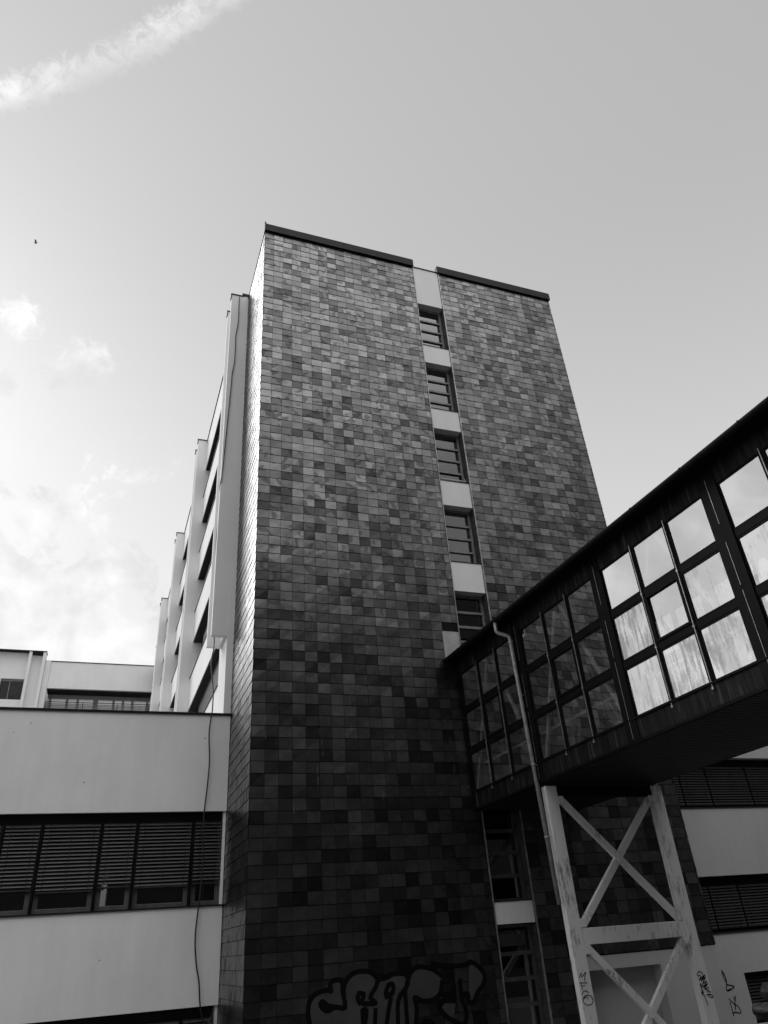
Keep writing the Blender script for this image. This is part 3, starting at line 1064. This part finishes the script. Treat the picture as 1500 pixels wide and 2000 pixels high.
SEND = 27.9
bridge = thing('footbridge', (11.5, 8, 3.1), 'black enclosed footbridge with square glazed panes between tower and facing block', 'footbridge')
posts = [(-.03, .14), (3.36, 3.72), (6.99, 7.38), (10.72, 11.15), (14.45, 14.86), (18.2, 18.6), (21.9, 22.3), (25.6, 26.0), (27.7, 27.9)]
for side in (0, 1):
    def O(o):      # across coordinate measured inward from this side's face
        return o if side == 0 else WB - o

    def sb(mb, s0, s1, o0, o1, z0, z1):
        a_, b_ = sorted((O(o0), O(o1)))
        mb.box(s0, s1, a_, b_, z0, z1)
    # lower fascia of vertical boards
    mb = MB(bf)
    s = 0.0
    while s < SEND - .01:
        s1 = min(s + .235, SEND)
        sb(mb, s + .003, s1 - .003, random.uniform(-.004, .004), .06, 3.17, 3.575)
        s = s1
    mb.build('lower_fascia', M['fascia'], bridge)
    mb = MB(bf)
    sb(mb, 0, SEND, -.03, .10, 3.11, 3.168)
    sb(mb, 0, SEND, -.035, .07, 3.576, 3.612)
    mb.build('edge_rail', M['black_frame'], bridge)
    mb = MB(bf)
    s = 0.0
    while s < SEND - .01:
        s1 = min(s + .235, SEND)
        sb(mb, s + .002, s1 - .002, random.uniform(-.003, .003), .06, 7.10, 7.56)
        s = s1
    mb.build('upper_fascia', M['fascia'], bridge)
    for pi_, (a_, b_) in enumerate(posts):
        mb = MB(bf)
        sb(mb, a_, b_, -.02, .12, 3.17, 7.55)
        po = mb.build('post', M['black_frame'], bridge, bevel=0.006)
        mb = MB(bf)
        c_ = (a_ + b_) / 2 if pi_ else .0
        for zz in ((3.2, 4.9), (5.0, 5.9), (6.3, 7.3)):
            sb(mb, c_ - .004, c_ + .004, -.030, -.021, zz[0], zz[1])
        mb.build('joint_strip', M['alu'], po)
    for bi in range(len(posts) - 1):
        a_, b_ = posts[bi][1], posts[bi + 1][0]
        if b_ - a_ < .5:
            continue
        n = 3 if b_ - a_ > 2.5 else 1
        pw = (b_ - a_) / n
        fr = MB(bf)
        zr = [3.612, 4.66, 4.83, 5.87, 6.04, 7.098]
        sb(fr, a_, b_, .005, .09, 4.67, 4.82)
        sb(fr, a_, b_, .005, .09, 5.88, 6.03)
        for k in range(1, n):
            sb(fr, a_ + k * pw - .045, a_ + k * pw + .045, .0, .095, 3.612, 7.098)
        # thin pane beads, the middle pane of each row is a casement and stands proud
        for r in range(3):
            z0, z1 = zr[2 * r], zr[2 * r + 1]
            for k in range(n):
                x0, x1 = a_ + k * pw + (.045 if k else 0), a_ + (k + 1) * pw - (.045 if k < n - 1 else 0)
                pr = -.018 if (k == 1 and r == 1) else .012
                wd = .055 if (k == 1 and r == 1) else .030
                sb(fr, x0, x1, pr, .05, z0, z0 + wd)
                sb(fr, x0, x1, pr, .05, z1 - wd, z1)
                sb(fr, x0, x0 + wd, pr, .05, z0 + wd, z1 - wd)
                sb(fr, x1 - wd, x1, pr, .05, z0 + wd, z1 - wd)
        wf = fr.build('window', M['black_frame'], bridge)
        gm = MB(bf)
        for r in range(3):
            z0, z1 = zr[2 * r], zr[2 * r + 1]
            for k in range(n):
                x0, x1 = a_ + k * pw + .03, a_ + (k + 1) * pw - .03
                j = [random.uniform(-.0015, .0015) for _ in range(3)]
                lvl = (random.uniform(.15, .6) if r < 2 else random.uniform(-.6, .1)) - (1.4 if bi < 2 else 0)
                gm.poly([(x0, O(.035), z0 + .02), (x1, O(.035 + j[0]), z0 + .02), (x1, O(.035 + j[1]), z1 - .02), (x0, O(.035 + j[2]), z1 - .02)], lvl)
        gm.build('pane', M['bridge_glass'], wf, dirt=True)
        mb = MB(bf)
        for k in range(1, n):
            c_ = a_ + k * pw
            sb(mb, c_ - .008, c_ + .008, -.026, -.0, 3.50, 7.16)
            for zz in (4.745, 5.955, 3.50):
                sb(mb, c_ - .022, c_ + .022, -.034, -.001, zz - .022, zz + .022)
        if n > 1:
            mb.build('glazing_strip', M['alu'], wf)
        # white inverted-V wind bracing inside the glazing
        if n > 1:
            c_ = (a_ + b_) / 2
            br = MB(bf)
            for sgn in (-1, 1):
                br.bar((c_ + sgn * .10, O(.16), 7.12), (c_ + sgn * 1.72, O(.16), 3.45), .105, .06, (0, 1, 0))
            br.build('brace', M['white_brace'], bridge)
    mb = MB(bf)
    sb(mb, .1, SEND - .1, .24, .28, 4.30, 4.36)
    mb.build('handrail', M['white_brace'], bridge)
    # eaves soffit, gutter
    mb = MB(bf)
    sb(mb, 0, SEND, -.34, .02, 7.561, 7.585)
    mb.build('eaves_soffit', M['soffit_black'], bridge)
    gt = MB(bf)
    ys = []
    gr = .085
    prof = [(-.415 + gr * math.cos(t_), 7.57 + gr * math.sin(t_)) for t_ in [math.pi + math.pi * k / 8 for k in range(9)]]
    s = 0.0
    while s < SEND - .01:
        s1 = min(s + 1.55, SEND)
        for (o0, z0), (o1, z1) in zip(prof, prof[1:]):
            gt.poly([(s, O(o0), z0), (s1 - .004, O(o0), z0), (s1 - .004, O(o1), z1), (s, O(o1), z1)])
            gt.poly([(s, O(o0 * .995 + .002), z0 + .006), (s1 - .004, O(o0 * .995 + .002), z0 + .006), (s1 - .004, O(o1 * .995 + .002), z1 + .006), (s, O(o1 * .995 + .002), z1 + .006)])
        sb(gt, s1 - .02, s1 + .006, -.508, -.325, 7.545, 7.585)
        s = s1
    gt.build('gutter', M['flashing'], bridge, smooth=False)
mb = MB(bf)
mb.box(0, SEND, -.345, WB + .345, 7.60, 7.66)
mb.build('roof', M['flashing'], bridge)
mb = MB(bf)
mb.box(.02, SEND - .02, .07, WB - .07, 3.13, 3.40)
mb.build('deck', M['interior'], bridge)
mb = MB(bf)
mb.box(.02, SEND - .02, .1, WB - .1, 7.35, 7.555)
mb.build('ceiling', M['interior'], bridge)
# ribbed soffit boards running across the bridge
mb = MB(bf)
s = 0.02
while s < SEND - .15:
    mb.box(s, s + .085, .07, WB - .07, 3.108, 3.128)
    s += .115
mb.build('ribbed_soffit', simple('ribbed_soffit_boards', 0.018, 0.5, 0, 1.5, (1.5, .3), 0.15), bridge)
# downpipes
for o, s0, zb, bend, m_ in ((-.13, 3.38, .44, True, 'zinc'), (WB + .16, 3.40, .57, False, 'zinc')):
    mb = MB(bf)
    if bend:
        pts = [(3.22, -.415, 7.50), (3.22, -.415, 7.24), (3.225, -.400, 7.20), (3.36, -.15, 7.07), (3.385, -.12, 7.02), (3.39, -.12, 6.9), (3.62, -.12, .44)]
    else:
        pts = [(s0, WB + .39, 7.50), (s0, WB + .39, 7.24), (s0, WB + .16, 7.07), (s0, WB + .16, 6.9), (s0 + .1, WB + .16, .57)]
    mb.tube(pts, .052, 14)
    dp = mb.build('downpipe', M[m_], bridge, smooth=True)
    mb = MB(bf)
    for z in (5.35, 3.55, 1.85):
        fs_ = (6.9 - z) / (6.9 - .44)
        s_ = 3.39 + .23 * fs_ if bend else s0 + .1 * fs_
        mb.tube([(s_, (-.12 if bend else WB + .16), z), (s_, (-.12 if bend else WB + .16), z + .035)], .060, 14)
        a_, b_ = sorted(((-.06 if bend else WB + .02), (-.02 if bend else WB + .1)))
        mb.box(s_ - .012, s_ + .012, a_, b_, z, z + .03)
    mb.tube([pts[-2], (pts[-2][0], pts[-2][1], pts[-2][2] - .1)], .058, 14)
    mb.build('pipe_collar', M[m_], dp, smooth=True)

# ------------------------------------------------------------------ steel frame carrying the bridge
FY = 16.34
frame = thing('support_frame', (12, 16.44, GZ), 'white peeling steel trestle with X bracing under the footbridge', 'trestle')
mb = MB()
mb.box(10.225, 10.545, FY, FY + .05, GZ, 3.10)
mb.box(10.245, 10.52, FY + .085, FY + .21, GZ, 3.10)
mb.box(10.30, 10.49, FY + .051, FY + .084, GZ, 3.10)
mb.build('column', M['painted_steel'], frame, bevel=0.006)
mb = MB()
mb.box(13.40, 13.72, FY, FY + .21, GZ, 3.10)
mb.build('column', M['painted_steel'], frame, bevel=0.006)
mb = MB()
mb.box(10.55, 13.395, FY + .01, FY + .20, 2.85, 3.10)  # coloured black to stand in for the deep shade under the deck
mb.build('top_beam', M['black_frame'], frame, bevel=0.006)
mb = MB()
mb.box(10.56, 13.395, FY + .002, FY + .19, -.31, .018)
mb.build('cross_beam', M['painted_steel'], frame, bevel=0.008)
for zt, zb in ((2.80, .07), (-.36, -3.05)):
    for k, (a_, b_) in enumerate((((10.62, zt), (13.34, zb)), ((13.33, zt), (10.63, zb)))):
        mb = MB()
        yy = FY + (.06 if k == 0 else .075)
        mb.bar((a_[0], yy, a_[1]), (b_[0], yy, b_[1]), .155, .11, (0, 1, 0))
        mb.build('brace', M['painted_steel'], frame, bevel=0.004)
mb = MB()
for x, z in ((10.60, 2.79), (13.35, 2.79), (10.60, .10), (13.35, .10), (10.60, -.38), (13.35, -.38), (11.985, 1.43), (11.985, -1.70)):
    pass
for x, z in ((10.62, 2.77), (13.33, 2.77), (10.62, .12), (13.33, .12), (10.62, -.40), (13.33, -.40), (11.985, 1.43), (11.985, -1.70)):
    mb = MB()
    mb.box(x - .075, x + .075, FY - .004, FY + .003, z - .09, z + .09)
    for dx, dz in ((-.05, -.06), (.05, .06), (-.05, .06), (.05, -.06)):
        mb.tube([(x + dx, FY - .014, z + dz), (x + dx, FY - .003, z + dz)], .012, 6)
    mb.build('gusset_plate', M['painted_steel'], frame)
TAG_L = [[(10.266, -0.906), (10.329, -0.825), (10.326, -0.9), (10.449, -0.819), (10.394, -0.922), (10.387, -0.99)], [(10.246, -1.003), (10.44, -1.018)], [(10.285, -1.006), (10.285, -1.069), (10.295, -1.14)], [(10.299, -1.068), (10.373, -1.062)], [(10.26, -1.228), (10.304, -1.169), (10.384, -1.161), (10.433, -1.203)], [(10.404, -1.24), (10.468, -1.259), (10.506, -1.304), (10.504, -1.352), (10.461, -1.404), (10.38, -1.418), (10.306, -1.398), (10.261, -1.346), (10.27, -1.292), (10.324, -1.247), (10.404, -1.24)], [(10.289, -1.296), (10.338, -1.269), (10.394, -1.299)]]
TAG_R = [[(13.554, -1.035), (13.506, -1.028), (13.469, -1.039), (13.424, -1.092), (13.467, -1.109), (13.503, -1.091)], [(13.554, -1.035), (13.59, -1.087)], [(13.524, -1.117), (13.446, -1.194), (13.556, -1.135), (13.639, -1.101), (13.559, -1.156), (13.499, -1.211), (13.638, -1.141), (13.519, -1.266), (13.644, -1.222), (13.524, -1.332), (13.656, -1.269), (13.538, -1.373), (13.657, -1.345)], [(13.424, -1.282), (13.522, -1.295)], [(13.466, -1.248), (13.448, -1.379), (13.441, -1.477)], [(13.447, -1.326), (13.526, -1.326)], [(13.419, -1.429), (13.479, -1.427)], [(13.476, -1.381), (13.456, -1.474)], [(13.524, -1.332), (13.581, -1.389), (13.62, -1.445)], [(13.616, -1.392), (13.684, -1.443)], [(13.479, -1.48), (13.501, -1.579), (13.521, -1.669)], [(13.546, -1.485), (13.627, -1.478), (13.695, -1.497), (13.721, -1.529), (13.671, -1.545), (13.599, -1.502)], [(13.513, -1.733), (13.522, -1.739)]]
TAG_D = [[(11.009, -0.808), (11.059, -0.826), (11.013, -0.87), (11.056, -0.881)], [(11.022, -0.798), (10.997, -0.851)], [(11.091, -0.829), (11.042, -0.891)], [(11.111, -0.845), (11.052, -0.913)], [(11.127, -0.86), (11.186, -0.908), (11.116, -0.939), (11.203, -0.996)]]
ribbon([smooth_line(s_, 3) for s_ in TAG_L], FY - .003, .016).build('marker_tag', M['ink'], frame)['label'] = 'handwritten letters running down the left column'
ribbon([smooth_line(s_, 3) for s_ in TAG_R[:-1]], FY - .003, .020).build('marker_tag', M['ink'], frame)['label'] = 'dense black scrawl on the right column'
ribbon(TAG_D, FY + .002, .010).build('marker_tag', M['ink'], frame)['label'] = 'small scribble on the lower brace'


# ------------------------------------------------------------------ loose cable down the facades
CABLE = [(3.133, 23.82, 26.136), (3.13, 23.82, 25.459), (3.134, 23.82, 24.546), (3.054, 23.82, 23.636), (3.067, 23.82, 22.898), (3.057, 23.82, 22.053), (2.989, 23.82, 21.39), (2.97, 23.82, 20.556), (2.842, 23.82, 16.862), (2.792, 23.82, 15.917), (2.78, 24.0, 15.658), (2.842, 24.2, 14.888), (2.817, 24.4, 13.903), (2.824, 24.5, 13.45), (2.857, 24.5, 12.617), (2.862, 24.5, 11.263), (2.867, 24.5, 10.719), (2.947, 24.39, 9.609), (2.935, 24.28, 9.193), (2.881, 24.17, 8.845), (2.856, 24.06, 8.505), (2.89, 23.95, 8.135), (2.939, 23.84, 7.639), (2.942, 23.73, 7.304), (2.926, 23.62, 6.81), (2.909, 23.6, 6.705), (2.866, 23.61, 6.083), (2.928, 23.62, 5.299), (2.906, 23.63, 4.54), (2.859, 23.64, 3.808), (2.862, 23.63, 3.33), (2.881, 23.63, 2.864), (2.904, 23.63, 2.319), (2.865, 23.63, 1.422), (2.838, 23.63, 1.105), (2.809, 23.63, 0.484), (2.882, 23.63, -0.124), (2.976, 23.63, -0.523), (3.042, 23.63, -1.064), (3.144, 23.63, -1.41), (3.281, 23.63, -1.478), (3.363, 23.63, -1.355), (3.398, 23.63, -1.169)]
mb = MB()
mb.tube(smooth_line(CABLE, 4), .021, 7)
tag(mb.build('hanging_cable', M['cable'], smooth=True), 'thin black cable hanging loosely down the fin and low wing beside the tower', 'cable')


# ------------------------------------------------------------------ stones at the foot of the right wing
def rock(c, r, sq, seed, label):
    rnd = random.Random(seed)
    import bmesh
    bm = bmesh.new()
    bmesh.ops.create_icosphere(bm, subdivisions=3, radius=1)
    planes = []
    for _ in range(13):
        v = Vector((rnd.gauss(0, 1), rnd.gauss(0, 1), rnd.gauss(0, 1))).normalized()
        planes.append((v, rnd.uniform(.48, .85)))
    for v in bm.verts:
        for n_, d_ in planes:
            e = v.co.dot(n_) - d_
            if e > 0:
                v.co -= n_ * e
        v.co *= 1 + rnd.uniform(-.02, .02)
        v.co = Vector((v.co.x * r * sq[0], v.co.y * r * sq[1], v.co.z * r * sq[2]))
    me = bpy.data.meshes.new('stone')
    bm.to_mesh(me)
    bm.free()
    me.materials.append(M['rock'])
    o = bpy.data.objects.new('stone', me)
    COL.objects.link(o)
    o.location = c
    o.rotation_euler = (0, 0, rnd.uniform(0, 6))
    o['label'] = label
    o['category'] = 'stone'
    o['group'] = 'stones heaped at the foot of the right wing'
    return o


rk = [((17.55, 18.9, -2.22), .42, (1.2, .9, .75), 'large rounded stone in front of the smaller window of the right wing'),
      ((18.15, 19.2, -1.93), .42, (1, 1, .9), 'topmost pale stone of the heap, against the dark low window'),
      ((16.75, 18.8, -2.75), .40, (1.1, 1, .7), 'small stone at the left edge of the stone heap'),
      ((18.3, 18.6, -2.72), .55, (1.1, 1, .8), 'broad stone under the topmost pale stone'),
      ((17.3, 18.5, -2.95), .55, (1.2, 1, .8), 'big stone at the front bottom of the stone heap'),
      ((18.9, 19.1, -2.95), .6, (1, 1, .85), 'stone at the right end of the heap, mostly out of view')]
for i, (c, r, sq, lb) in enumerate(rk):
    rock(c, r, sq, 40 + i, lb)

# ------------------------------------------------------------------ facing block behind the camera (mirrored in the glazed tiles)
face = thing('facing_block', (12, -14, GZ), 'dark block across the courtyard where the footbridge ends', 'building')
FZ = 26.0
mb = MB()
mb.box(1, 85, -22, -8.5, GZ, FZ)
mb.build('core', M['interior'], face)
mb = MB()
for k in range(8):
    z = GZ + k * 3.4
    mb.box(1, 85, -8.5, -8.0, z, min(z + 1.5, FZ + .3) if k < 7 else FZ + .4)
for k in range(29):
    x = 1 + k * 2.95
    mb.box(x, x + .4, -8.5, -8.05, GZ, FZ)
mb.build('wall', M['plaster_dark'], face)
mb = MB()
mb.poly([(1, -8.35, GZ), (85, -8.35, GZ), (85, -8.35, FZ), (1, -8.35, FZ)])
mb.build('window', M['facing_glass'], face)

mb = MB()
mb.box(-26, .4, -14, -9, GZ, 25.5)  # block added out of view so the glazing and tiles reflect something dark
sh = thing('unseen_dark_block', (-12, -11, GZ), 'unseen dark block added behind the camera to darken reflections', 'building')
mb.build('wall', M['plaster_dark'], sh)
mb = MB()
mb.box(-26.1, .5, -14.1, -8.9, 25.501, 25.65)
mb.build('roof', M['flashing'], sh)

# a bird far off in the upper left sky
BC = Vector((-14.69, 62.35, 70.16))
mb = MB()
mb.tube([tuple(BC + Vector((-.20, 0, -.05))), tuple(BC + Vector((-.08, 0, 0))), tuple(BC + Vector((.08, 0, .02))), tuple(BC + Vector((.17, 0, .05)))], .08, 8, [.02, .05, .05, .02])
M['bird'] = simple('grey_feathers', 0.25, 0.8)
bird = mb.build('bird', M['bird'], smooth=True)
tag(bird, 'tiny dark bird flying in the open sky left of the tower', 'bird')
for sg in (-1, 1):
    mb = MB()
    mb.poly([tuple(BC + Vector((.12, 0, .03))), tuple(BC + Vector((-.10, 0, .03))), tuple(BC + Vector((-.15, sg * .3, .14))), tuple(BC + Vector((.0, sg * .32, .15)))])
    wg = mb.build('wing', M['bird'])
    wg.parent = bird
